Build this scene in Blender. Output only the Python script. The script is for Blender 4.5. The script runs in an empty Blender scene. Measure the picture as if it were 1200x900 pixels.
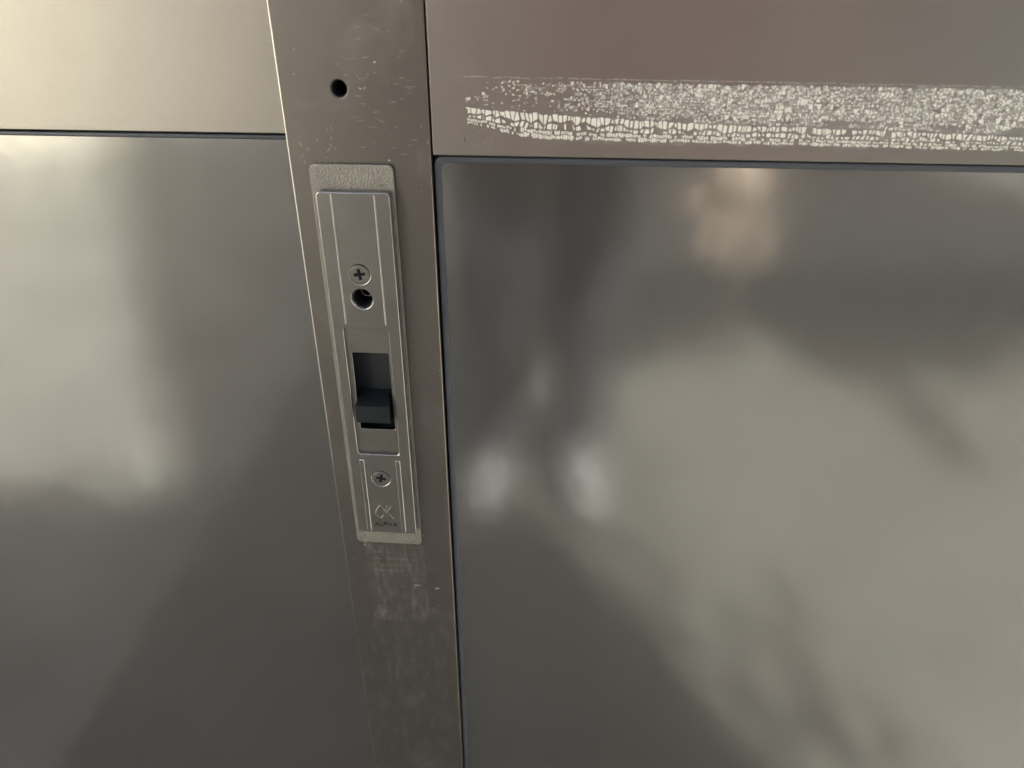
import bpy, bmesh, math, random
from mathutils import Vector, Matrix, noise as mnoise
random.seed(7)
sc = bpy.context.scene
H = 1.1                       # height of the lens above the ground (m)

# ------------------------------------------------------------------ camera
cam = bpy.data.cameras.new('camera'); co = bpy.data.objects.new('camera', cam)
sc.collection.objects.link(co); sc.camera = co
cam.sensor_width = 36; cam.lens = 27.0; cam.clip_start = 0.01; cam.clip_end = 500
p, yw, rl = math.radians(29.713), math.radians(4.322), math.radians(-0.05)
fwd = Vector((-math.sin(yw)*math.cos(p), math.cos(yw)*math.cos(p), -math.sin(p)))
rgt = Vector((math.cos(yw), math.sin(yw), 0)); up = rgt.cross(fwd)
r2 = math.cos(rl)*rgt + math.sin(rl)*up; u2 = -math.sin(rl)*rgt + math.cos(rl)*up
co.matrix_world = Matrix(((r2.x, u2.x, -fwd.x, 0), (r2.y, u2.y, -fwd.y, -0.26572), (r2.z, u2.z, -fwd.z, H), (0, 0, 0, 1)))
cam.dof.use_dof = True; cam.dof.focus_distance = 0.305; cam.dof.aperture_fstop = 11.0

# ------------------------------------------------------------------ sky, sun, exposure
SUN_EL, SUN_AZ = math.radians(45), math.radians(32.3)      # the sun stands behind the doors, to the right
w = bpy.data.worlds.new('World'); sc.world = w; w.use_nodes = True
nt = w.node_tree; sky = nt.nodes.new('ShaderNodeTexSky'); sky.sky_type = 'NISHITA'; sky.sun_disc = False
sky.sun_elevation = SUN_EL; sky.sun_rotation = SUN_AZ; sky.air_density = 0.8; sky.dust_density = 7.0; sky.ozone_density = 0.3
nt.links.new(sky.outputs[0], nt.nodes['Background'].inputs[0]); nt.nodes['Background'].inputs[1].default_value = 0.10
sl = bpy.data.lights.new('sun', 'SUN'); so = bpy.data.objects.new('sun', sl); sc.collection.objects.link(so)
sl.energy = 4.2; sl.angle = math.radians(1.2); sl.color = (1.0, 0.97, 0.92)
trav = Vector((-math.sin(SUN_AZ)*math.cos(SUN_EL), -math.cos(SUN_AZ)*math.cos(SUN_EL), -math.sin(SUN_EL)))
so.rotation_euler = trav.to_track_quat('-Z', 'Y').to_euler(); so.location = (2, 4, 6)
sc.view_settings.view_transform = 'Standard'; sc.view_settings.look = 'None'
sc.view_settings.gamma = 1.0; sc.view_settings.use_curve_mapping = False
sc.view_settings.exposure = 1.85
sc.render.engine = 'CYCLES'; sc.cycles.use_denoising = True; sc.cycles.max_bounces = 6; sc.cycles.diffuse_bounces = 3; sc.cycles.adaptive_threshold = 0.03; sc.cycles.use_light_tree = False
sc.cycles.caustics_reflective = True

# ------------------------------------------------------------------ helpers
C = sc.collection
def link(name, me, mats, parent=None, smooth=None):
    o = bpy.data.objects.new(name, me); C.objects.link(o)
    for m in (mats if isinstance(mats, (list, tuple)) else [mats]): me.materials.append(m)
    if parent: o.parent = parent
    if smooth is not None:
        for f in me.polygons: f.use_smooth = True
        try: me.set_sharp_from_angle(angle=math.radians(smooth))
        except Exception: pass
    return o
def tag(o, label, cat=None, kind=None, group=None):
    if label: o['label'] = label
    if cat: o['category'] = cat
    if kind: o['kind'] = kind
    if group: o['group'] = group
    return o
def from_bm(bm):
    me = bpy.data.meshes.new('m'); bm.to_mesh(me); bm.free(); return me
def evaluated(o):
    dg = bpy.context.evaluated_depsgraph_get()
    me = bpy.data.meshes.new_from_object(o.evaluated_get(dg)); return me
# wall frame: x mm to the right, z mm above the lens, "out" mm proud of the stile's face
def wp(x, z, out=0.0): return Vector((x/1000, -out/1000, H + z/1000))
def rrect(x0, x1, z0, z1, r=0.0, n=6):
    if r <= 0: return [(x0, z0), (x1, z0), (x1, z1), (x0, z1)]
    pts = []
    for cx, cz, a0 in ((x1-r, z0+r, -90), (x1-r, z1-r, 0), (x0+r, z1-r, 90), (x0+r, z0+r, 180)):
        for k in range(n+1):
            a = math.radians(a0 + 90*k/n); pts.append((cx + r*math.cos(a), cz + r*math.sin(a)))
    return pts
def circle(cx, cz, r, n=40): return [(cx + r*math.cos(2*math.pi*k/n), cz + r*math.sin(2*math.pi*k/n)) for k in range(n)]
def plate(name, loops, out, thick, bevel, mat, parent=None, res=4, edge=None):
    """flat outline (with holes) lifted to a plate whose face stands `out` mm proud; edges bevelled"""
    cu = bpy.data.curves.new('c', 'CURVE'); cu.dimensions = '2D'; cu.fill_mode = 'BOTH'
    for lp in loops:
        s = cu.splines.new('POLY'); s.points.add(len(lp)-1)
        for q, (x, z) in zip(s.points, lp): q.co = (x, z, 0, 1)
        s.use_cyclic_u = True
    cu.extrude = max(0.0, thick/2 - bevel); cu.bevel_depth = bevel; cu.bevel_resolution = res; cu.offset = -bevel
    o = bpy.data.objects.new('c', cu); C.objects.link(o)
    me = evaluated(o); bpy.data.objects.remove(o); bpy.data.curves.remove(cu)
    for v in me.vertices:
        x, z, d = v.co; v.co = wp(x, z, out - thick/2 + d)
    me.update()
    bm = bmesh.new(); bm.from_mesh(me); bmesh.ops.remove_doubles(bm, verts=bm.verts, dist=1e-6)
    bmesh.ops.recalc_face_normals(bm, faces=bm.faces); bm.to_mesh(me); bm.free()
    me.materials.clear()
    for at in ('custom_normal', 'sharp_face', 'sharp_edge'):
        if at in me.attributes: me.attributes.remove(me.attributes[at])
    for f in me.polygons: f.use_smooth = False
    o = link(name, me, mat, parent)
    if edge:                                  # painted edge highlight: bevel facets next to the face get a brighter metal
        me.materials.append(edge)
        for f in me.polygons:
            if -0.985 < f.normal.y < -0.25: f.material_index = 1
    return o
def lathe(name, prof, cx, cz, mat, parent, n=48, smooth=30):
    bm = bmesh.new(); rings = []
    for r, out in prof:
        rings.append([bm.verts.new(wp(cx + r*math.cos(2*math.pi*k/n), cz + r*math.sin(2*math.pi*k/n), out)) for k in range(n)])
    for a, b in zip(rings, rings[1:]):
        for k in range(n): bm.faces.new((a[k], a[(k+1) % n], b[(k+1) % n], b[k]))
    bmesh.ops.recalc_face_normals(bm, faces=bm.faces)
    return link(name, from_bm(bm), mat, parent, smooth)
def boxmesh(x0, x1, y0, y1, z0, z1, bev=0.0):
    bm = bmesh.new(); bmesh.ops.create_cube(bm, size=1)
    for v in bm.verts:
        v.co = Vector(((x0+x1)/2 + v.co.x*(x1-x0), (y0+y1)/2 + v.co.y*(y1-y0), (z0+z1)/2 + v.co.z*(z1-z0)))
    if bev: bmesh.ops.bevel(bm, geom=bm.edges[:], offset=bev, segments=2, affect='EDGES')
    return from_bm(bm)

# ------------------------------------------------------------------ materials
class NT:
    def __init__(s, name):
        s.m = bpy.data.materials.new(name); s.m.use_nodes = True; s.t = s.m.node_tree; s.b = s.t.nodes['Principled BSDF']
        s.co = s.t.nodes.new('ShaderNodeTexCoord').outputs['Object']
    def n(s, k, **kw):
        nd = s.t.nodes.new(k)
        for a, b in kw.items(): setattr(nd, a, b)
        return nd
    def l(s, a, b): s.t.links.new(a, b)
    def mapped(s, scale):
        m = s.n('ShaderNodeMapping'); m.inputs['Scale'].default_value = scale; s.l(s.co, m.inputs[0]); return m.outputs[0]
    def noise(s, scale, detail=3, vec=None, rough=0.55, dist=0.0):
        t = s.n('ShaderNodeTexNoise'); t.inputs['Scale'].default_value = scale; t.inputs['Detail'].default_value = detail
        t.inputs['Roughness'].default_value = rough; t.inputs['Distortion'].default_value = dist
        s.l(vec if vec is not None else s.co, t.inputs['Vector']); return t.outputs['Fac']
    def ramp(s, f, a, b, va=0.0, vb=1.0, smooth=False):
        r = s.n('ShaderNodeMapRange'); r.clamp = True
        if smooth: r.interpolation_type = 'SMOOTHSTEP'
        for i, v in enumerate((a, b, va, vb)): r.inputs[i+1].default_value = v
        s.l(f, r.inputs[0]); return r.outputs[0]
    def math(s, op, a, b=None):
        m = s.n('ShaderNodeMath', operation=op)
        for i, v in enumerate((a, b)):
            if v is None: continue
            if isinstance(v, (int, float)): m.inputs[i].default_value = v
            else: s.l(v, m.inputs[i])
        return m.outputs[0]
    def mix(s, f, a, b):
        m = s.n('ShaderNodeMix', data_type='RGBA')
        if isinstance(f, (int, float)): m.inputs[0].default_value = f
        else: s.l(f, m.inputs[0])
        for i, v in ((6, a), (7, b)):
            if isinstance(v, tuple): m.inputs[i].default_value = (*v, 1)
            else: s.l(v, m.inputs[i])
        return m.outputs[2]
    def bump(s, h, strength, dist, prev=None):
        b = s.n('ShaderNodeBump'); b.inputs['Strength'].default_value = strength; b.inputs['Distance'].default_value = dist
        s.l(h, b.inputs['Height'])
        if prev is not None: s.l(prev, b.inputs['Normal'])
        return b.outputs[0]
    def set(s, **kw):
        for k, v in kw.items():
            i = s.b.inputs[k.replace('_', ' ')]
            if isinstance(v, tuple): i.default_value = (*v, 1)
            elif isinstance(v, (int, float)): i.default_value = v
            else: s.l(v, i)
        return s
def anodised(name, col, dust, rough, wear_or_glint=False, film=False):
    """bronze anodised aluminium: brushed grain, a little dust, rubbed patches"""
    a = NT(name)
    grain = a.noise(1.0, 4, a.mapped((120, 120, 2600) if not wear_or_glint else (2400, 120, 160)))
    blot = a.noise(22, 4); fine = a.noise(900, 2)
    c = a.mix(a.ramp(blot, 0.3, 0.75), tuple(0.96*v for v in col), tuple(1.04*v for v in col))
    haze = a.ramp(a.noise(38, 5, dist=0.6), 0.55, 0.85, 0, 0.22 if wear_or_glint else 0.07)
    vo = a.n('ShaderNodeTexVoronoi'); vo.inputs['Scale'].default_value = 260; a.l(a.co, vo.inputs['Vector'])
    dot = a.ramp(vo.outputs['Distance'], 0.03, 0.07, 1, 0)
    sep = a.n('ShaderNodeSeparateColor'); a.l(vo.outputs['Color'], sep.inputs[0])
    dot = a.math('MULTIPLY', dot, a.ramp(sep.outputs[0], 0.93, 0.95))
    haze = a.math('MAXIMUM', haze, a.math('MULTIPLY', dot, 0.5))
    sx = a.n('ShaderNodeSeparateXYZ'); a.l(a.co, sx.inputs[0])
    if film:      # thin smeared adhesive left between the thicker crumbs of tape glue
        def edge(o, lo, hi, va, vb): return a.ramp(o, lo, hi, va, vb, True)
        jag = a.math('MULTIPLY', a.math('SUBTRACT', a.noise(180, 4), 0.5), 0.006)
        zz = a.math('ADD', sx.outputs[2], jag); xx = a.math('ADD', sx.outputs[0], a.math('MULTIPLY', jag, 3.0))
        band_ = a.math('MULTIPLY', edge(zz, H-0.0585, H-0.057, 0, 1), edge(zz, H-0.0395, H-0.0383, 1, 0))
        band_ = a.math('MULTIPLY', band_, edge(xx, -0.034, 0.06, 0, 1))
        sm = a.ramp(a.noise(1.0, 6, a.mapped((150, 150, 700)), 0.65), 0.40, 0.66, 0.05, 0.5)
        haze = a.math('MAXIMUM', haze, a.math('MULTIPLY', band_, sm))
    if wear_or_glint:      # the cleaner, scuffed rectangle where a sticker sat below the lock
        def band(o, lo, hi, s=0.0008):
            return a.math('MULTIPLY', a.ramp(o, lo-s, lo+s), a.ramp(o, hi-s, hi+s, 1, 0))
        box = a.math('MULTIPLY', band(sx.outputs[0], -0.0885, -0.0605), band(sx.outputs[2], H-0.288, H-0.2395))
        rub = a.math('MULTIPLY', a.ramp(a.noise(1.0, 5, a.mapped((420, 100, 90))), 0.45, 0.75, 0.02, 0.36), a.ramp(a.noise(75, 3), 0.36, 0.58, 0.15, 1.0))
        haze = a.math('MAXIMUM', haze, a.math('MULTIPLY', box, rub))
        low = a.math('MULTIPLY', a.ramp(sx.outputs[2], H-0.27, H-0.3, 0, 1), a.ramp(a.noise(1.0, 6, a.mapped((260, 200, 90)), 0.65), 0.5, 0.78, 0, 0.22))
        haze = a.math('MAXIMUM', haze, low)
    c = a.mix(haze, c, dust)
    rr = a.math('ADD', a.ramp(grain, 0.2, 0.8, rough-0.04, rough+0.05), a.math('MULTIPLY', haze, 0.35))
    met = a.math('SUBTRACT', 0.95, a.math('MULTIPLY', haze, 0.8))
    nb = a.bump(grain, 0.10, 0.0002); nb = a.bump(fine, 0.10, 0.0001, nb)
    a.set(Base_Color=c, Roughness=rr, Metallic=met, Normal=nb); return a.m
M_stile = anodised('bronze_anodised_stile', (0.212, 0.196, 0.174), (0.46, 0.45, 0.42), 0.36, True)
M_rail = anodised('bronze_anodised_rail', (0.355, 0.336, 0.298), (0.50, 0.49, 0.46), 0.38, film=True)

def panel_mat():
    a = NT('bronze_sheet_panel')
    wave = a.noise(7, 2, rough=0.4); wave2 = a.noise(48, 2, rough=0.45); orange = a.noise(1500, 1)
    blot = a.noise(9, 3)
    c = a.mix(a.ramp(blot, 0.3, 0.7), (0.28, 0.279, 0.26), (0.315, 0.312, 0.29))
    nb = a.bump(wave, 0.5, 0.0011); nb = a.bump(wave2, 0.5, 0.00016, nb); nb = a.bump(orange, 0.05, 0.00004, nb)
    vo = a.n('ShaderNodeTexVoronoi'); vo.inputs['Scale'].default_value = 75; a.l(a.co, vo.inputs['Vector'])
    sep = a.n('ShaderNodeSeparateColor'); a.l(vo.outputs['Color'], sep.inputs[0])
    dot = a.math('MULTIPLY', a.ramp(vo.outputs['Distance'], 0.012, 0.03, 1, 0), a.ramp(sep.outputs[0], 0.88, 0.89))
    c = a.mix(a.math('MULTIPLY', dot, 0.7), c, (0.6, 0.6, 0.55))
    a.set(Base_Color=c, Roughness=a.ramp(a.noise(1.0, 5, a.mapped((70, 70, 14))), 0.3, 0.7, 0.10, 0.15), Metallic=a.math('SUBTRACT', 0.9, a.math('MULTIPLY', dot, 0.8)), Normal=nb)
    return a.m
M_panel = panel_mat()
def simple(name, col, rough, metal=0.0, nscale=0, nstr=0.0, ndist=0.0001, var=0.08, **kw):
    a = NT(name); v = a.noise(60 if nscale == 0 else nscale/6, 3)
    c = a.mix(a.ramp(v, 0.3, 0.7), tuple(x*(1-var) for x in col), tuple(x*(1+var) for x in col))
    a.set(Base_Color=c, Roughness=rough, Metallic=metal, **kw)
    if nscale: a.set(Normal=a.bump(a.noise(nscale, 3), nstr, ndist))
    return a.m
M_cast = simple('cast_painted_metal', (0.29, 0.277, 0.24), 0.42, 0.55, 1300, 1.0, 0.0006)
def satin():
    a = NT('satin_bronze_metal')
    v = a.noise(70, 3)
    c = a.mix(a.ramp(v, 0.3, 0.7), (0.275, 0.268, 0.24), (0.305, 0.297, 0.268))
    nb = a.bump(a.noise(2500, 2), 0.06, 0.00004)
    a.set(Base_Color=c, Roughness=0.28, Metallic=0.92, Normal=nb); return a.m
M_satin = satin()
M_black = simple('black_plastic', (0.011, 0.014, 0.017), 0.33, 0, 1800, 0.12, 0.00005)
M_slide = simple('slate_plastic', (0.02, 0.025, 0.03), 0.45)
M_rubber = simple('black_rubber', (0.014, 0.018, 0.022), 0.5)
M_bead = simple('grey_rubber_bead', (0.075, 0.085, 0.095), 0.32)
M_dark = simple('cavity_shade', (0.008, 0.009, 0.011), 0.85, 0.0)  # near-black colour paints the shade inside holes and screw crosses
M_steel = simple('bright_steel', (0.62, 0.60, 0.55), 0.25, 1.0)
M_glue = simple('dried_tape_glue', (0.87, 0.86, 0.75), 0.55, 0, 900, 0.4, 0.0003)
M_glue2 = simple('thin_tape_glue', (0.50, 0.49, 0.45), 0.6, 0, 900, 0.4, 0.0003)
M_glint = simple('edge_glint_metal', (0.66, 0.645, 0.59), 0.26, 0.95)  # brighter metal that paints highlights along edges
M_fleck = simple('white_fleck', (0.70, 0.69, 0.64), 0.6)
M_fleck2 = simple('faint_fleck', (0.32, 0.305, 0.28), 0.5, 0.3)

# ------------------------------------------------------------------ ground, building, and surroundings added to shape the reflected light
def ground_mat():
    a = NT('concrete_paving')
    c = a.mix(a.ramp(a.noise(2.6, 5), 0.3, 0.7), (0.21, 0.208, 0.192), (0.31, 0.308, 0.29))
    a.set(Base_Color=c, Roughness=0.85, Normal=a.bump(a.noise(120, 4), 0.3, 0.002)); return a.m
M_ground = ground_mat()
bm = bmesh.new(); bmesh.ops.create_grid(bm, x_segments=8, y_segments=8, size=60)
tag(link('ground', from_bm(bm), M_ground), 'pale concrete ground mirrored in the door panels', kind='structure')
M_plaster = simple('grey_plaster', (0.22, 0.21, 0.20), 0.9, 0, 90, 0.3, 0.002)
bw = bpy.data.objects.new('building', None); C.objects.link(bw); bw.location = (0, 0, 0)
tag(bw, 'grey plaster building front, unseen, its openings shaped to cast shade on the ground', 'building')  # outline drawn to throw chosen shade on the mirrored ground
link('wall', boxmesh(-0.02, 0.50, 0.09, 0.29, 0, 2.85), M_plaster, bw)
link('wall', boxmesh(-0.02, 5.0, 0.09, 0.29, 2.85, 6.0), M_plaster, bw)
link('wall', boxmesh(3.4, 5.0, 0.09, 0.29, 0, 2.847), M_plaster, bw)
M_blocker = simple('dark_render', (0.06, 0.064, 0.072), 0.9, 0, 40, 0.5, 0.01)
tag(link('blocker_wall', boxmesh(-1.5, 9.0, -4.8, -4.6, 0, 6.0), M_blocker), 'dark rendered wall added across the yard to darken the reflections', 'wall')  # added blocker, hides the sky so the reflections stay dark
M_white = simple('white_render', (0.76, 0.755, 0.685), 0.9, 0, 60, 0.3, 0.003)
tag(link('reflector_wall', boxmesh(-9.0, -2.8, -4.6, -4.4, 0, 5.0), M_white), 'tall white rendered wall added to brighten the rail of the rear door', 'wall')  # unseen reflector added for the glow on the rear rail
tag(link('side_reflector', boxmesh(-4.8, -4.6, -4.396, -0.6, 0, 4.2), M_white), 'white rendered side wall added to light the left-facing edges', 'wall')  # second added reflector, gives light from the left
M_slab = simple('dark_paving', (0.165, 0.164, 0.15), 0.85, 0, 90, 0.3, 0.002, var=0.08)
tag(link('dimming_slab', boxmesh(-0.75, 3.2, -2.6, 0.35, -0.05, 0.004), M_slab), 'dark stone paving added to dim the ground mirrored in the panels', kind='structure')  # unseen slab, put in so the mirrored ground looks darker here
# added leafy shrub behind the doorway, leaves placed to break up shade on the paving
far_e = [(-1, -1.6), (0.34, -1.82), (0.57, -1.97), (0.73, -1.88), (0.82, -1.68), (0.92, -1.69), (1.08, -1.92), (1.23, -1.78), (1.35, -1.82), (3, -1.9)]
def lut(tab, x):
    for (x0, v0), (x1, v1) in zip(tab, tab[1:]):
        if x <= x1: return v0 + (v1-v0)*max(0, (x-x0))/(x1-x0)
    return tab[-1][1]
rs = random.Random(3); cb = bmesh.new(); n = 0
sh = bpy.data.objects.new('shade_shrub', None); C.objects.link(sh); sh.location = (0, 0, 0)
tag(sh, 'unseen leafy shrub behind the doors shading the paving', 'shade_shrub')
while n < 45000:
    x, y, z = rs.uniform(0.4, 3.2), rs.uniform(0.4, 1.1), rs.uniform(0.3, 3.6)
    gx, gy = x - 0.535*z, y - 0.845*z
    cl = mnoise.noise(Vector((gx*4.0, gy*4.0, 2.0)))
    if gy < lut(far_e, gx) + 0.16*cl: pr = 1.0
    elif abs(gx - (0.99 + 0.12*(gy+1.34))) < 0.045 and gy < -1.34: pr = 0.7
    else:
        u_ = gx - (0.5 - 0.633*(0.29 - gy)); pr = max(0.0, min(1.0, 1.0 - (u_ + 0.2*cl)/0.72))*0.5
    n += 1
    if rs.random() > pr: continue
    u = Vector((rs.gauss(0, 1), rs.gauss(0, 1), rs.gauss(0, 1))).normalized(); v = u.orthogonal().normalized(); L = rs.uniform(0.05, 0.085)
    c = Vector((x, y, z)); w_ = u.cross(v)*0.006
    cb.faces.new([cb.verts.new(c + q) for q in (-u*L*0.5, v*L*0.27 + w_, u*L*0.5, -v*L*0.27 + w_)])
left_e = [(-2.6, -0.95), (-1.25, -1.0), (-1.05, -1.22), (-0.85, -1.5), (-0.6, -1.55), (-0.3, -1.2)]
rs = random.Random(5)
for _ in range(9000):                         # a lower clump added above the left door to roughen its shade edge
    x, y, z = rs.uniform(-2.0, 0.6), rs.uniform(0.4, 0.8), rs.uniform(1.1, 2.8)
    gx, gy = x - 0.535*z, y - 0.845*z
    if x > -0.05 or gy < lut(left_e, gx) + 0.13*mnoise.noise(Vector((gx*5, gy*5, 8.0))): continue
    u = Vector((rs.gauss(0, 1), rs.gauss(0, 1), rs.gauss(0, 1))).normalized(); v = u.orthogonal().normalized(); L = rs.uniform(0.05, 0.085)
    c = Vector((x, y, z)); w_ = u.cross(v)*0.006
    cb.faces.new([cb.verts.new(c + q) for q in (-u*L*0.5, v*L*0.27 + w_, u*L*0.5, -v*L*0.27 + w_)])
link('shade_leaves', from_bm(cb), simple('leaf_green', (0.06, 0.09, 0.04), 0.6), sh)
for k in range(2):
    x = 0.55 + 2.3*k; bmk = bmesh.new()
    bmesh.ops.create_cone(bmk, segments=8, radius1=0.02, radius2=0.006, depth=2.6, cap_ends=True)
    for v in bmk.verts: v.co = Vector((v.co.x + x + 0.08*math.sin(v.co.z*2+k), v.co.y + 0.75, v.co.z + 1.3))
    link('stem', from_bm(bmk), simple('bark', (0.12, 0.09, 0.07), 0.9), sh)

# ------------------------------------------------------------------ right sliding door
TOP, BOT = 150, -1085
door = bpy.data.objects.new('sliding_door', None); C.objects.link(door)
tag(door, 'bronze sliding door carrying the lock, with cracked tape residue on its rail', 'door', 'thing')
SX, KZ, S1, S2, CO = -75.9, -114.8, -105.0, -197.9, 5.5        # lock axis, key hole, screws, height of the cover
pocket = rrect(-86, -66.5, -179, -135)
stile = plate('stile', [rrect(-98.3, -48.0, BOT, TOP), circle(-77.8, -41.3, 2.75), circle(SX, KZ, 4.6), pocket], 0, 24, 0.55, M_stile, door)
wear_or_glint = []
for k in range(64):                              # pale strip that paints the highlight on the stile's free edge
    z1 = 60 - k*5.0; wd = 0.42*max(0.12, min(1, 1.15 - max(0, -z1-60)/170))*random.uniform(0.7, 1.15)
    wear_or_glint.append((z1, wd))
bm = bmesh.new(); vv = [(bm.verts.new(wp(-98.28, z, 0.02-0.5)), bm.verts.new(wp(-98.12, z, -0.02)), bm.verts.new(wp(-98.0+wd*0.3, z, 0.05)), bm.verts.new(wp(-98.0+wd, z, -0.04))) for z, wd in wear_or_glint]
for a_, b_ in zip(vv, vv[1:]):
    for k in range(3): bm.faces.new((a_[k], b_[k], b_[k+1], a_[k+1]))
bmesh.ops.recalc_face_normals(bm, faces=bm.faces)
link('edge_glint', from_bm(bm), M_glint, stile)
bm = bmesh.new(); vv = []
for k in range(90):                              # and, thinner, a lit lip painted along the edge beside the panel
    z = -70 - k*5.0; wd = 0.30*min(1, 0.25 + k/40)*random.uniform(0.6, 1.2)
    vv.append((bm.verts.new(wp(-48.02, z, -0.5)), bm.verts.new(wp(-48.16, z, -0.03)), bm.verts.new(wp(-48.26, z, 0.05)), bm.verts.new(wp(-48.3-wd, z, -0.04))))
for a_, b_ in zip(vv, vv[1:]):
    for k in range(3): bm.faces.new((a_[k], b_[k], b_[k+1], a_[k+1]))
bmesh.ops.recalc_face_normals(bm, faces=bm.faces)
link('edge_glint', from_bm(bm), simple('gold_lip_glint', (0.50, 0.44, 0.35), 0.35, 0.95), stile)  # golden strip standing in for light on the lip
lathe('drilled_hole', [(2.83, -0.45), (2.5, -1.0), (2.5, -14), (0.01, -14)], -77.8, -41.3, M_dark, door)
rail = plate('rail', [rrect(-47.55, 640, -62.9, TOP)], -0.9, 22, 0.5, M_rail, door)
panel = plate('panel', [rrect(-46.0, 638, BOT+2, -64.4, 3.0, 8)], -2.4, 4, 0.3, M_panel, door)
plate('gasket', [rrect(-47.45, 639, BOT+1, -63.4, 3.4, 8), rrect(-45.0, 637, BOT+3, -65.7, 2.4, 8)], -1.7, 3, 0.75, M_bead, panel)
plate('panel_channel', [rrect(-47.95, 640, BOT, -62.95)], -4.6, 6, 0.2, M_rubber, door)
# ------------------------------------------------------------------ left sliding door, one track behind
door2 = bpy.data.objects.new('sliding_door', None); C.objects.link(door2)
tag(door2, 'bronze sliding door behind the lock stile, pale light on its upper rail', 'door', 'thing')
BACK = -26.6
plate('rail', [rrect(-2600, 20, -61.8, TOP)], BACK, 20, 0.4, M_rail, door2)
panel2 = plate('panel', [rrect(-2598, 18, BOT+2, -62.9, 3, 8)], BACK-1.2, 4, 0.3, M_panel, door2)
plate('gasket', [rrect(-2599, 19, BOT+1, -62.5, 3.4, 8), rrect(-2597, 17, BOT+3, -64.3, 2.4, 8)], BACK-0.6, 3, 0.75, M_bead, panel2)
plate('panel_channel', [rrect(-2600, 20, BOT, -61.9)], BACK-4.0, 6, 0.2, M_rubber, door2)

# ------------------------------------------------------------------ the lock
keyhole = circle(SX, KZ, 4.05)
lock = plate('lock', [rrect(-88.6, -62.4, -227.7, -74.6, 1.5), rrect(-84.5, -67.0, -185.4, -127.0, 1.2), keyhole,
                      circle(SX, S1, 3.95), circle(SX, S2, 3.95)], CO, 4.2, 0.36, M_satin, door, edge=M_glint)
tag(lock, 'satin bronze surface lock with black thumb slider and two cross-head screws')
plate('recess_plate', [rrect(-88.0, -63.0, -227.0, -75.2), keyhole, rrect(-82.7, -68.1, -173.7, -138.2, 0.5)], CO-1.5, 0.9, 0.16, M_satin, lock, edge=M_glint)
plate('base_plate', [rrect(-91.2, -61.3, -237.6, -65.9, 2.2), circle(SX, KZ, 4.5), rrect(-85.5, -66.8, -178, -136)], 1.35, 0.95, 0.36, M_cast, lock)
for x0 in (-84.4, -69.0):
    plate('ridge', [rrect(x0, x0+2.2, -226.6, -188.0, 0.3)], CO+0.5, 0.9, 0.42, M_satin, lock, res=1, edge=M_glint)
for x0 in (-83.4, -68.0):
    plate('fine_rib', [rrect(x0, x0+0.7, -125.2, -75.2, 0.2)], CO+0.28, 0.7, 0.27, M_satin, lock, res=1, edge=M_glint)
kc = lathe('keyhole_collar', [(4.04, CO-0.1), (3.4, CO-1.3), (3.35, CO-1.6), (3.35, -9), (0.01, -9)], SX, KZ, [M_glint], lock)
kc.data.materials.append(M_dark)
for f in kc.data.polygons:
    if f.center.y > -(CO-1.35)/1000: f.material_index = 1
# bright wire ring seen down the key hole
def torus(name, cx, cz, out, R, r, mat, parent, n=40, m=8):
    bm = bmesh.new(); vs = []
    for i in range(n):
        a = 2*math.pi*i/n
        vs.append([bm.verts.new(wp(cx + (R + r*math.cos(2*math.pi*j/m))*math.cos(a), cz + (R + r*math.cos(2*math.pi*j/m))*math.sin(a), out + r*math.sin(2*math.pi*j/m))) for j in range(m)])
    for i in range(n):
        for j in range(m): bm.faces.new((vs[i][j], vs[(i+1) % n][j], vs[(i+1) % n][(j+1) % m], vs[i][(j+1) % m]))
    bmesh.ops.recalc_face_normals(bm, faces=bm.faces)
    return link(name, from_bm(bm), mat, parent, 180)
torus('wire_ring', SX+1.0, KZ+1.6, 0.6, 2.2, 0.13, M_steel, lock)
# cross-head screws
def screw(cx, cz, rot, out):
    arm, wd = 2.15, 0.62
    cr = [(wd, wd), (wd, arm), (-wd, arm), (-wd, wd), (-arm, wd), (-arm, -wd), (-wd, -wd), (-wd, -arm), (wd, -arm), (wd, -wd), (arm, -wd), (arm, wd)]
    a = math.radians(rot)
    cr = [(cx + x*math.cos(a) - z*math.sin(a), cz + x*math.sin(a) + z*math.cos(a)) for x, z in cr]
    s = plate('screw', [circle(cx, cz, 3.62, 48), cr], out, 1.6, 0.16, M_satin, lock)
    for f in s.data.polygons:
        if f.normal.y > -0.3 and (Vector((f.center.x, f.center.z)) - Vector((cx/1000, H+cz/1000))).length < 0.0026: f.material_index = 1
    bm = bmesh.new(); bm.from_mesh(s.data)         # floor of the cross recess, its shade painted near-black, kept in the same mesh
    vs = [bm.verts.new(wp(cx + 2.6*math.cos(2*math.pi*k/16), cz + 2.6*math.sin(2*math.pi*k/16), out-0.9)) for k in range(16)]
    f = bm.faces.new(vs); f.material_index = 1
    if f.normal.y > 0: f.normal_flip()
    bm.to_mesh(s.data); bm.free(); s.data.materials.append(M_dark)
screw(SX, S1, 8, CO+0.05); screw(SX, S2, -12, CO)
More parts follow.
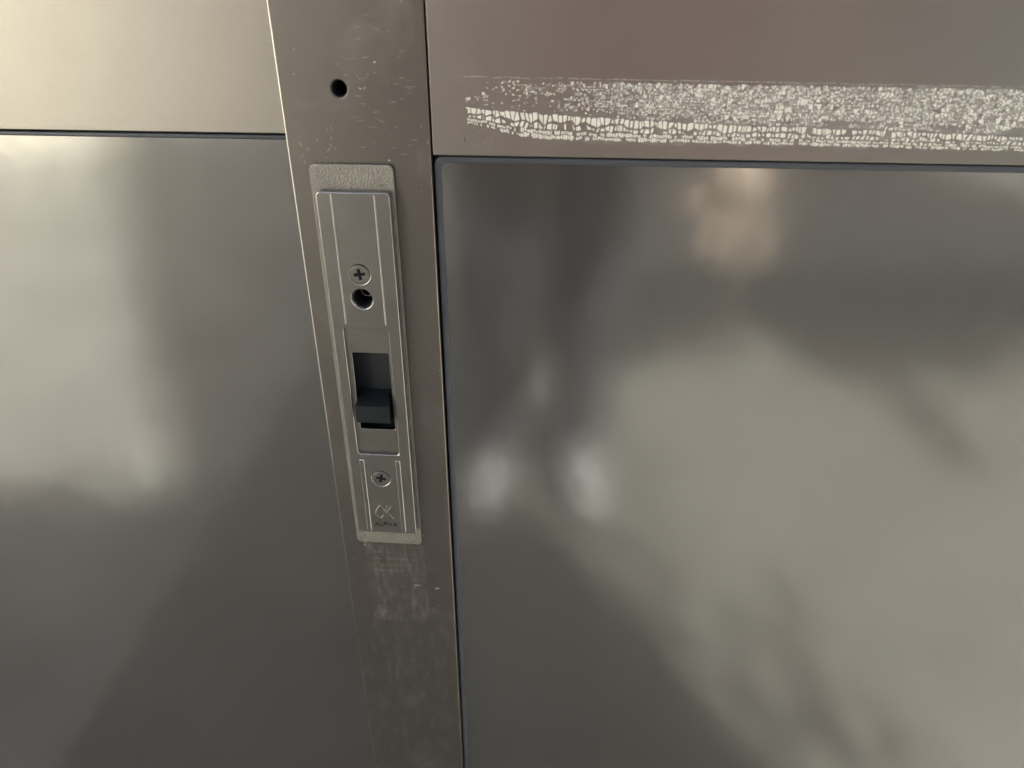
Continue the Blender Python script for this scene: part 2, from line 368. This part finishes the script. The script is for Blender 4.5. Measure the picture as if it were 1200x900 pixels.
# black thumb slider: block that flares toward its face, with a slate carriage behind the window
bm = bmesh.new()
def quad(x0, x1, z0, z1, out): return [bm.verts.new(wp(x, z, out)) for x, z in ((x0, z0), (x1, z0), (x1, z1), (x0, z1))]
secs = [quad(-81.6, -70.2, -172.5, -158.4, -3.0), quad(-81.8, -69.8, -171.5, -158.6, 2.2), quad(-82.3, -68.9, -169.0, -159.0, 6.0), quad(-82.6, -68.4, -167.4, -159.5, 9.0)]
bm.faces.new(secs[0]); bm.faces.new(secs[-1])
for a_, b_ in zip(secs, secs[1:]):
    for k in range(4): bm.faces.new((a_[k], a_[(k+1) % 4], b_[(k+1) % 4], b_[k]))
bmesh.ops.recalc_face_normals(bm, faces=bm.faces)
ed = [e for e in bm.edges if min(v.co.y for v in e.verts) < -0.0089]
bmesh.ops.bevel(bm, geom=ed, offset=0.00035, segments=2, affect='EDGES')
link('thumb_slider', from_bm(bm), M_black, lock, 35)
plate('slide_carriage', [rrect(-85.9, -67.1, -178.9, -136.1)], -3.0, 2, 0.2, M_slide, lock)
# embossed emblem and maker's lettering
def stroke(pts, hw):
    """closed outline round a polyline"""
    L, Rr = [], []
    for i, (x, z) in enumerate(pts):
        a = Vector(pts[max(0, i-1)]); b = Vector(pts[min(len(pts)-1, i+1)]); d = (b-a).normalized(); nrm = Vector((-d.y, d.x))
        L.append((x+nrm.x*hw, z+nrm.y*hw)); Rr.append((x-nrm.x*hw, z-nrm.y*hw))
    return L + Rr[::-1]
def ez(u, v): return (-80.2 + (u-250)/400*8.2, -212.0 - (v-200)/290*7.5)
e1 = stroke([ez(*q) for q in ((545, 215), (490, 320), (430, 430), (390, 478), (345, 480), (275, 425), (262, 400), (300, 320), (388, 215), (420, 260), (480, 390), (548, 488))], 0.40)
e2 = stroke([ez(*q) for q in ((635, 222), (560, 310), (515, 355), (560, 410), (645, 490))], 0.40)
def merge(objs, name, parent):
    bm = bmesh.new()
    for o in objs: bm.from_mesh(o.data)
    mat = list(objs[0].data.materials)
    for o in objs: bpy.data.objects.remove(o)
    return link(name, from_bm(bm), mat, parent)
merge([plate('a', [e1], CO+0.45, 0.8, 0.13, M_satin, None, 1, M_glint), plate('b', [e2], CO+0.44, 0.8, 0.13, M_satin, None, 1, M_glint)], 'emblem', lock)
fc = bpy.data.curves.new('t', 'FONT'); fc.body = 'ALPHA'; fc.size = 3.1; fc.extrude = 0.35; fc.shear = 0.12; fc.space_character = 1.12
fc.offset = 0.03; fc.align_x = 'CENTER'
fo = bpy.data.objects.new('t', fc); C.objects.link(fo); tm = evaluated(fo); bpy.data.objects.remove(fo)
for v in tm.vertices: v.co = wp(SX + v.co.x*1.02, -223.8 + v.co.y, CO + 0.1 + v.co.z)
tm.materials.clear(); link('lettering', tm, simple('darkened_letters', (0.13, 0.125, 0.11), 0.4, 0.8), lock, 30)

# ------------------------------------------------------------------ dried tape on the rail: cracked glue, one crumb at a time
def interp(tab, x):
    for (x0, v0), (x1, v1) in zip(tab, tab[1:]):
        if x <= x1: return v0 + (v1-v0)*max(0, (x-x0))/(x1-x0)
    return tab[-1][1]
RO = -0.9
def crumbs(cells, name, mats, parent, label=None):
    """cells: (outline [(x, z)..], height, material index)"""
    bm = bmesh.new()
    for pts, h, mi in cells:
        cx = sum(q[0] for q in pts)/len(pts); cz = sum(q[1] for q in pts)/len(pts)
        lo = [bm.verts.new(wp(x, z, RO-0.02)) for x, z in pts]
        hi = [bm.verts.new(wp(cx+(x-cx)*0.84, cz+(z-cz)*0.84, RO+h)) for x, z in pts]
        f = bm.faces.new(hi); f.material_index = mi
        n = len(pts)
        for k in range(n):
            f = bm.faces.new((lo[k], lo[(k+1) % n], hi[(k+1) % n], hi[k])); f.material_index = mi
    bmesh.ops.recalc_face_normals(bm, faces=bm.faces)
    o = link(name, from_bm(bm), mats, parent); o['kind'] = 'stuff'
    if label: o['label'] = label
    return o
XE = 330
up_e = [(-35, -46.6), (-26, -47.6), (5, -49.2), (52, -51.2), (97, -52.0), (147, -53.6), (XE, -58.0)]      # upper edge of the thick band
lo_e = [(-35.5, -52.0), (-28, -53.4), (-21, -55.4), (-10, -57.0), (52, -57.4), (147, -58.4), (XE, -60.5)]  # its lower edge
top_e = [(-36, -37.3), (5, -37.6), (60, -38.0), (141, -38.6), (XE, -40.5)]
def nz(x, z, s, seed=0): return mnoise.noise(Vector((x*s, z*s, seed*7.3)))
def grid(xa, xb, w, zlo, zhi, rows, keep, gap, h, mi, jit=0.33):
    nx = int((xb-xa)/w); P = {}
    for i in range(nx+1):
        for j in range(len(rows)):
            x = xa + i*w + random.uniform(-jit, jit)*w
            t = rows[j] + (random.uniform(-jit, jit)*(rows[min(j+1, len(rows)-1)] - rows[max(j-1, 0)])*0.5 if 0 < j < len(rows)-1 else random.uniform(-0.05, 0.05))
            P[i, j] = Vector((x, zlo(x) + (zhi(x)-zlo(x))*t))
    out = []
    for i in range(nx):
        for j in range(len(rows)-1):
            q = [P[i, j], P[i+1, j], P[i+1, j+1], P[i, j+1]]
            c = sum(q, Vector((0, 0)))/4
            if random.random() > keep(c.x, c.y, j): continue
            # sometimes one cell cracks in two
            polys = [q]
            if random.random() < 0.12:
                m1 = q[0].lerp(q[1], random.uniform(0.35, 0.65)); m2 = q[3].lerp(q[2], random.uniform(0.35, 0.65))
                polys = [[q[0], m1, m2, q[3]], [m1, q[1], q[2], m2]]
            for pl in polys:
                cc = sum(pl, Vector((0, 0)))/4; pts = []
                for k, v in enumerate(pl):                # shrink for the crack, knock corners off
                    d = v-cc; L = max(d.length, 1e-4); s = max(0.35, (L-gap*random.uniform(0.6, 1.6))/L)
                    a_ = cc + d*s; b_ = cc + (pl[(k+1) % 4]-cc)*s
                    pts.append(tuple(a_.lerp(b_, random.uniform(0.04, 0.2)))); pts.append(tuple(a_.lerp(b_, random.uniform(0.75, 0.96))))
                out.append((pts, h*random.uniform(0.5, 1.2), mi))
    return out
cells = grid(-35.2, XE, 1.6, lambda x: interp(lo_e, x), lambda x: interp(up_e, x), [0.36, 0.62, 1.0],
             lambda x, z, j: 0.94, 0.42, 0.18, 0, 0.40)
cells += grid(-35.2, XE, 0.72, lambda x: interp(lo_e, x), lambda x: interp(up_e, x), [0.0, 0.18, 0.36],
              lambda x, z, j: 0.88 if nz(x, z, 0.4, 2) > -0.3 else 0.5, 0.16, 0.12, 0, 0.42)
def thin_keep(x, z, j):
    d = min(1, max(0.0, (x+30)/60)); n = nz(x*0.45, z, 0.35, 3) + 0.5*nz(x, z*1.6, 0.9, 4)
    fz = (z - interp(up_e, x))/(interp(top_e, x) - interp(up_e, x))
    mid = 0.6 if fz < 0.16+0.08*nz(x, 0, 0.05, 9) else 0.0
    return 0.35 + 0.55*d if n > 0.30 - 0.95*d + mid else 0.05
T_lo, T_hi = (lambda x: interp(up_e, x)+0.2), (lambda x: interp(top_e, x)-1.0)
cells += grid(-34.5, XE, 0.95, T_lo, T_hi, [k/12 for k in range(13)], thin_keep, 0.20, 0.09, 1, 0.28)
cells += grid(-34.2, XE, 0.62, T_lo, T_hi, [k/19 for k in range(20)], lambda x, z, j: 0.45*thin_keep(x, z, j), 0.10, 0.13, 0, 0.48)
cells += grid(-34.5, XE, 1.3, T_lo, T_hi, [k/9 for k in range(10)],
              lambda x, z, j: 0.45*min(1, max(0, (x-5)/50)) if nz(x*0.6, z, 0.4, 6) > 0.05 and (z-interp(up_e, x)) > 2.0 else 0.0, 0.25, 0.16, 0, 0.45)
cells += grid(-35.5, -33.0, 0.8, lambda x: -47.5, lambda x: -41.5, [k/8 for k in range(9)], lambda x, z, j: 0.6 if abs(x + 35.2 - (z+47.5)*-0.12) < 0.7 else 0.08, 0.12, 0.12, 0)
# the pale line along the tape's upper edge
for k in range(560):
    x = -36 + k*0.66; z = interp(top_e, x) + 0.25*nz(x, 0, 0.3, 11)
    if random.random() < 0.80:
        l = random.uniform(0.4, 0.85); t = random.uniform(0.06, 0.17)
        cells.append(([(x, z-t), (x+l, z-t*0.8), (x+l, z+t), (x, z+t*0.7)], 0.05, 1))
crumbs(cells, 'tape_residue', [M_glue, M_glue2], rail, 'long band of cracked cream tape glue')

# ------------------------------------------------------------------ scratches, flecks and sticker ghost on the stile
def slivers(items, name, mat, parent, out):
    bm = bmesh.new()
    for x, z, l, t, a in items:
        c, s = math.cos(a), math.sin(a)
        ring = [(l*0.5*math.cos(q)*random.uniform(0.7, 1.1), t*0.5*math.sin(q)*random.uniform(0.7, 1.1)) for q in (0, 1.05, 2.1, 3.14, 4.19, 5.24)]
        lo = [bm.verts.new(wp(x+u*c-v*s, z+u*s+v*c, out-0.02)) for u, v in ring]
        hi = [bm.verts.new(wp(x+(u*c-v*s)*0.8, z+(u*s+v*c)*0.8, out+0.03)) for u, v in ring]
        bm.faces.new(hi)
        for k in range(6): bm.faces.new((lo[k], lo[(k+1) % 6], hi[(k+1) % 6], hi[k]))
    bmesh.ops.recalc_face_normals(bm, faces=bm.faces)
    o = link(name, from_bm(bm), mat, parent); o['kind'] = 'stuff'; return o
def R(a, b): return random.uniform(a, b)
bright, faint = [], []
for _ in range(46): bright.append((R(-96, -50), R(-420, 0), R(0.25, 0.6), R(0.2, 0.4), R(0, 3.1)))
for _ in range(16): bright.append((R(-49.5, -48.6), R(-300, -5), R(0.3, 0.7), R(0.2, 0.4), R(0, 3.1)))
bright += [(-70.6, -41.2, 1.6, 0.3, -0.5), (-69.2, -41.0, 1.3, 0.3, 0.5), (-65.0, -33.0, 0.8, 0.6, 0.3), (-55.7, -265.6, 2.6, 0.5, 0.0), (-66.4, -265.8, 1.3, 0.4, -0.8),
           (-65.5, -264.2, 5.0, 0.35, 0.0), (-62.1, -206, 1.1, 0.3, 0.5), (-61.0, -221, 1.0, 0.3, 0.4), (-60.9, -233.5, 1.2, 0.3, 1.0), (-62.7, -64.6, 0.7, 0.6, 0),
           (-88.5, -240.5, 1.6, 0.25, 1.1), (-88.0, -239.2, 1.0, 0.3, 0.3), (-94.6, -250, 0.7, 0.4, 0), (-95.4, -262, 0.8, 0.3, 0.2)]
for _ in range(70): faint.append((R(-96, -52), R(-400, 0), R(0.6, 3.2), R(0.12, 0.3), random.gauss(0, 0.25)))
for _ in range(30): faint.append((R(-75, -52), R(-64, -22), R(0.8, 4.5), R(0.12, 0.35), random.gauss(0, 0.15)))
for _ in range(20): faint.append((R(-95, -80), R(-68, -54), R(0.8, 3), R(0.2, 0.5), R(0.8, 2.2)))
for a in range(2, 11, 2): faint.append((-69.5 + 2.0*math.cos(a*0.28+3.14), -36.0 + 2.4*math.sin(a*0.28+3.14), 0.8, 0.5, a*0.28))
for r, (z, n) in enumerate(((-244.5, 9), (-248.3, 15), (-252.0, 14), (-255.6, 13))):      # faint rows left by the sticker's print
    for k in range(n):
        if random.random() < 0.85: faint.append((-85 + k*1.35 + R(-0.2, 0.2), z + R(-0.3, 0.3), R(0.6, 1.1), R(0.5, 1.0), R(0, 3)))
for k in range(60):
    t = k/60
    if random.random() < 0.35: faint.append((-88.8 + 28.6*t, -288.2 + R(-0.15, 0.15), 0.7, 0.2, 0))
off_lock = lambda t: not (-91 < t[0] < -61.5 and -237.5 < t[1] < -66) and math.hypot(t[0]+77.8, t[1]+41.3) > 4.5
bright = [t for t in bright if off_lock(t)]; faint = [t for t in faint if off_lock(t)]
slivers(bright, 'fleck', M_fleck, stile, 0); slivers(faint, 'scuff', M_fleck2, stile, 0)
wisp = [(R(-35, -22), R(-60.5, -54), R(1.0, 6), R(0.08, 0.2), random.choice((0.6, -0.9, 0.7, -1.0)) + R(-0.2, 0.2)) for _ in range(40)]
wisp += [(-36.2, -57.5+R(-0.8, .8), R(0.5, 1.5), R(.4, .9), R(0, 3)) for _ in range(7)]
wisp += [(-7.6, -12-k*0.7, 0.9, 0.2, 1.5) for k in range(9)]
wisp += [(R(-40, 150), R(-60, -3), R(0.3, 0.8), R(0.1, 0.25), R(0, 3)) for _ in range(30)]
slivers(wisp, 'scuff', M_fleck2, rail, RO)

# ------------------------------------------------------------------ the photographer, seen only as a soft mirror image in the panels
def skin(name, V, E, Rr, mats, parent=None, sub=2):
    me = bpy.data.meshes.new('s'); me.from_pydata([Vector(v) for v in V], E, [])
    o = bpy.data.objects.new('s', me); C.objects.link(o)
    o.modifiers.new('k', 'SKIN'); s = o.modifiers.new('u', 'SUBSURF'); s.levels = sub; s.render_levels = sub
    for i, r in enumerate(Rr):
        sv = me.skin_vertices[0].data[i]; sv.radius = r if isinstance(r, tuple) else (r, r); sv.use_root = (i == 0)
    m2 = evaluated(o); bpy.data.objects.remove(o); m2.materials.clear()
    return link(name, m2, mats, parent, 180)
M_jacket = simple('red_jacket', (0.30, 0.085, 0.075), 0.8, 0, 300, 0.4, 0.003)
M_trouser = simple('dark_trousers', (0.085, 0.092, 0.10), 0.85, 0, 300, 0.4, 0.003)
M_skin = simple('skin', (0.50, 0.42, 0.345), 0.5)
M_shoe = simple('white_shoe', (0.42, 0.43, 0.44), 0.5)
M_hair = simple('dark_hair', (0.015, 0.013, 0.012), 0.5)
px, py = -0.045, -1.23
V = [(px, py-0.02, 0.93), (px, py, 1.12), (px, py+0.02, 1.32), (px, py+0.04, 1.44), (px, py+0.08, 1.53), (px, py+0.13, 1.62), (px, py+0.14, 1.70),
     (px-0.17, py+0.03, 1.40), (px-0.26, py+0.25, 1.17), (px-0.11, py+0.60, 1.09),
     (px+0.17, py+0.03, 1.40), (px+0.33, py+0.20, 1.06), (px+0.26, py+0.50, 0.875),
     (px-0.09, py-0.02, 0.86), (px-0.095, py+0.03, 0.48), (px-0.095, py-0.01, 0.10), (px-0.095, py+0.09, 0.045),
     (px+0.09, py-0.02, 0.86), (px+0.095, py+0.03, 0.48), (px+0.095, py-0.01, 0.10), (px+0.095, py+0.08, 0.045),
     (px-0.07, py+0.68, 1.09), (px+0.235, py+0.60, 0.85)]
E = [(0, 1), (1, 2), (2, 3), (3, 4), (4, 5), (5, 6), (3, 7), (7, 8), (8, 9), (3, 10), (10, 11), (11, 12), (0, 13), (13, 14), (14, 15), (15, 16), (0, 17), (17, 18), (18, 19), (19, 20), (9, 21), (12, 22)]
Rr = [(0.17, 0.12), (0.16, 0.12), (0.185, 0.13), (0.13, 0.09), (0.055, 0.055), (0.075, 0.09), (0.07, 0.08),
      0.07, 0.052, 0.036, 0.07, 0.055, 0.036, 0.10, 0.09, 0.07, 0.045, 0.10, 0.09, 0.07, 0.045, 0.036, 0.038]
person = skin('person', V, E, Rr, [M_jacket, M_trouser, M_skin])
tag(person, 'person in red jacket, dark trousers and pale shoes, mirrored in the panel beside the lock', 'person')
for f in person.data.polygons:
    c = f.center
    hand = (c.y > py+0.56 and c.x < px) or (c.y > py+0.47 and c.x > px+0.12)
    f.material_index = 2 if (hand or c.z > 1.50) else (1 if c.z < 0.80 else 0)
def fingers(base, dirs, parent):
    for d, l in dirs:
        b = Vector(base) + Vector(d[0]); t = Vector(d[1]).normalized(); k = Vector(d[2]).normalized()
        skin('finger', [b, b+t*l*0.45, b+t*l*0.45+(t+k).normalized()*l*0.3, b+t*l*0.45+(t+k).normalized()*l*0.3+(t*0.3+k).normalized()*l*0.25],
             [(0, 1), (1, 2), (2, 3)], [0.010, 0.009, 0.0085, 0.008], M_skin, parent, 1)
fl = (px-0.07, py+0.68, 1.09)
fingers(fl, [((( 0.010, 0.01, (j-1.5)*0.019), (0.5, 1, 0.15*(1.5-j)), (1, 0.1, 0)), 0.085-0.006*abs(j-1)) for j in range(4)] + [((( 0.02, 0, -0.02), (1, 0.2, -0.5), (0.3, 0.8, 0)), 0.06)], person)
fr = (px+0.235, py+0.60, 0.85)
fingers(fr, [((((j-1.5)*0.018, 0.01, -0.01), (0.12*(j-1.5), 1, -0.5), (-0.2, 0.2, -1)), 0.085-0.006*abs(j-1)) for j in range(4)] + [(((-0.03, -0.03, 0.0), (-0.7, 0.8, -0.2), (0.2, 0.6, -0.5)), 0.06)], person)
for s in (-1, 1):
    x = px + s*0.097
    sh = skin('shoe', [(x, py-0.055, 0.055), (x, py+0.03, 0.06), (x+s*0.012, py+0.12, 0.05), (x+s*0.02, py+0.2, 0.04)], [(0, 1), (1, 2), (2, 3)],
              [(0.052, 0.055), (0.054, 0.065), (0.056, 0.048), (0.045, 0.036)], M_shoe, person)
    for v in sh.data.vertices: v.co.z = max(v.co.z, 0.002)
hb = bmesh.new(); bmesh.ops.create_uvsphere(hb, u_segments=20, v_segments=12, radius=0.098)
for v in hb.verts:
    v.co = Vector((px + v.co.x*0.9, py+0.115 + v.co.y*1.08, 1.70 + v.co.z*1.0))
for v in [v for v in hb.verts if v.co.z < 1.66 and v.co.y > py+0.14]: v.co.z = 1.69
link('hair', from_bm(hb), M_hair, person, 180)
tag(link('phone', boxmesh(-0.045, 0.105, -0.505, -0.497, H-0.036, H+0.036, 0.003), simple('red_phone_case', (0.55, 0.06, 0.05), 0.5)), 'phone in a red case held level by the person', 'phone')
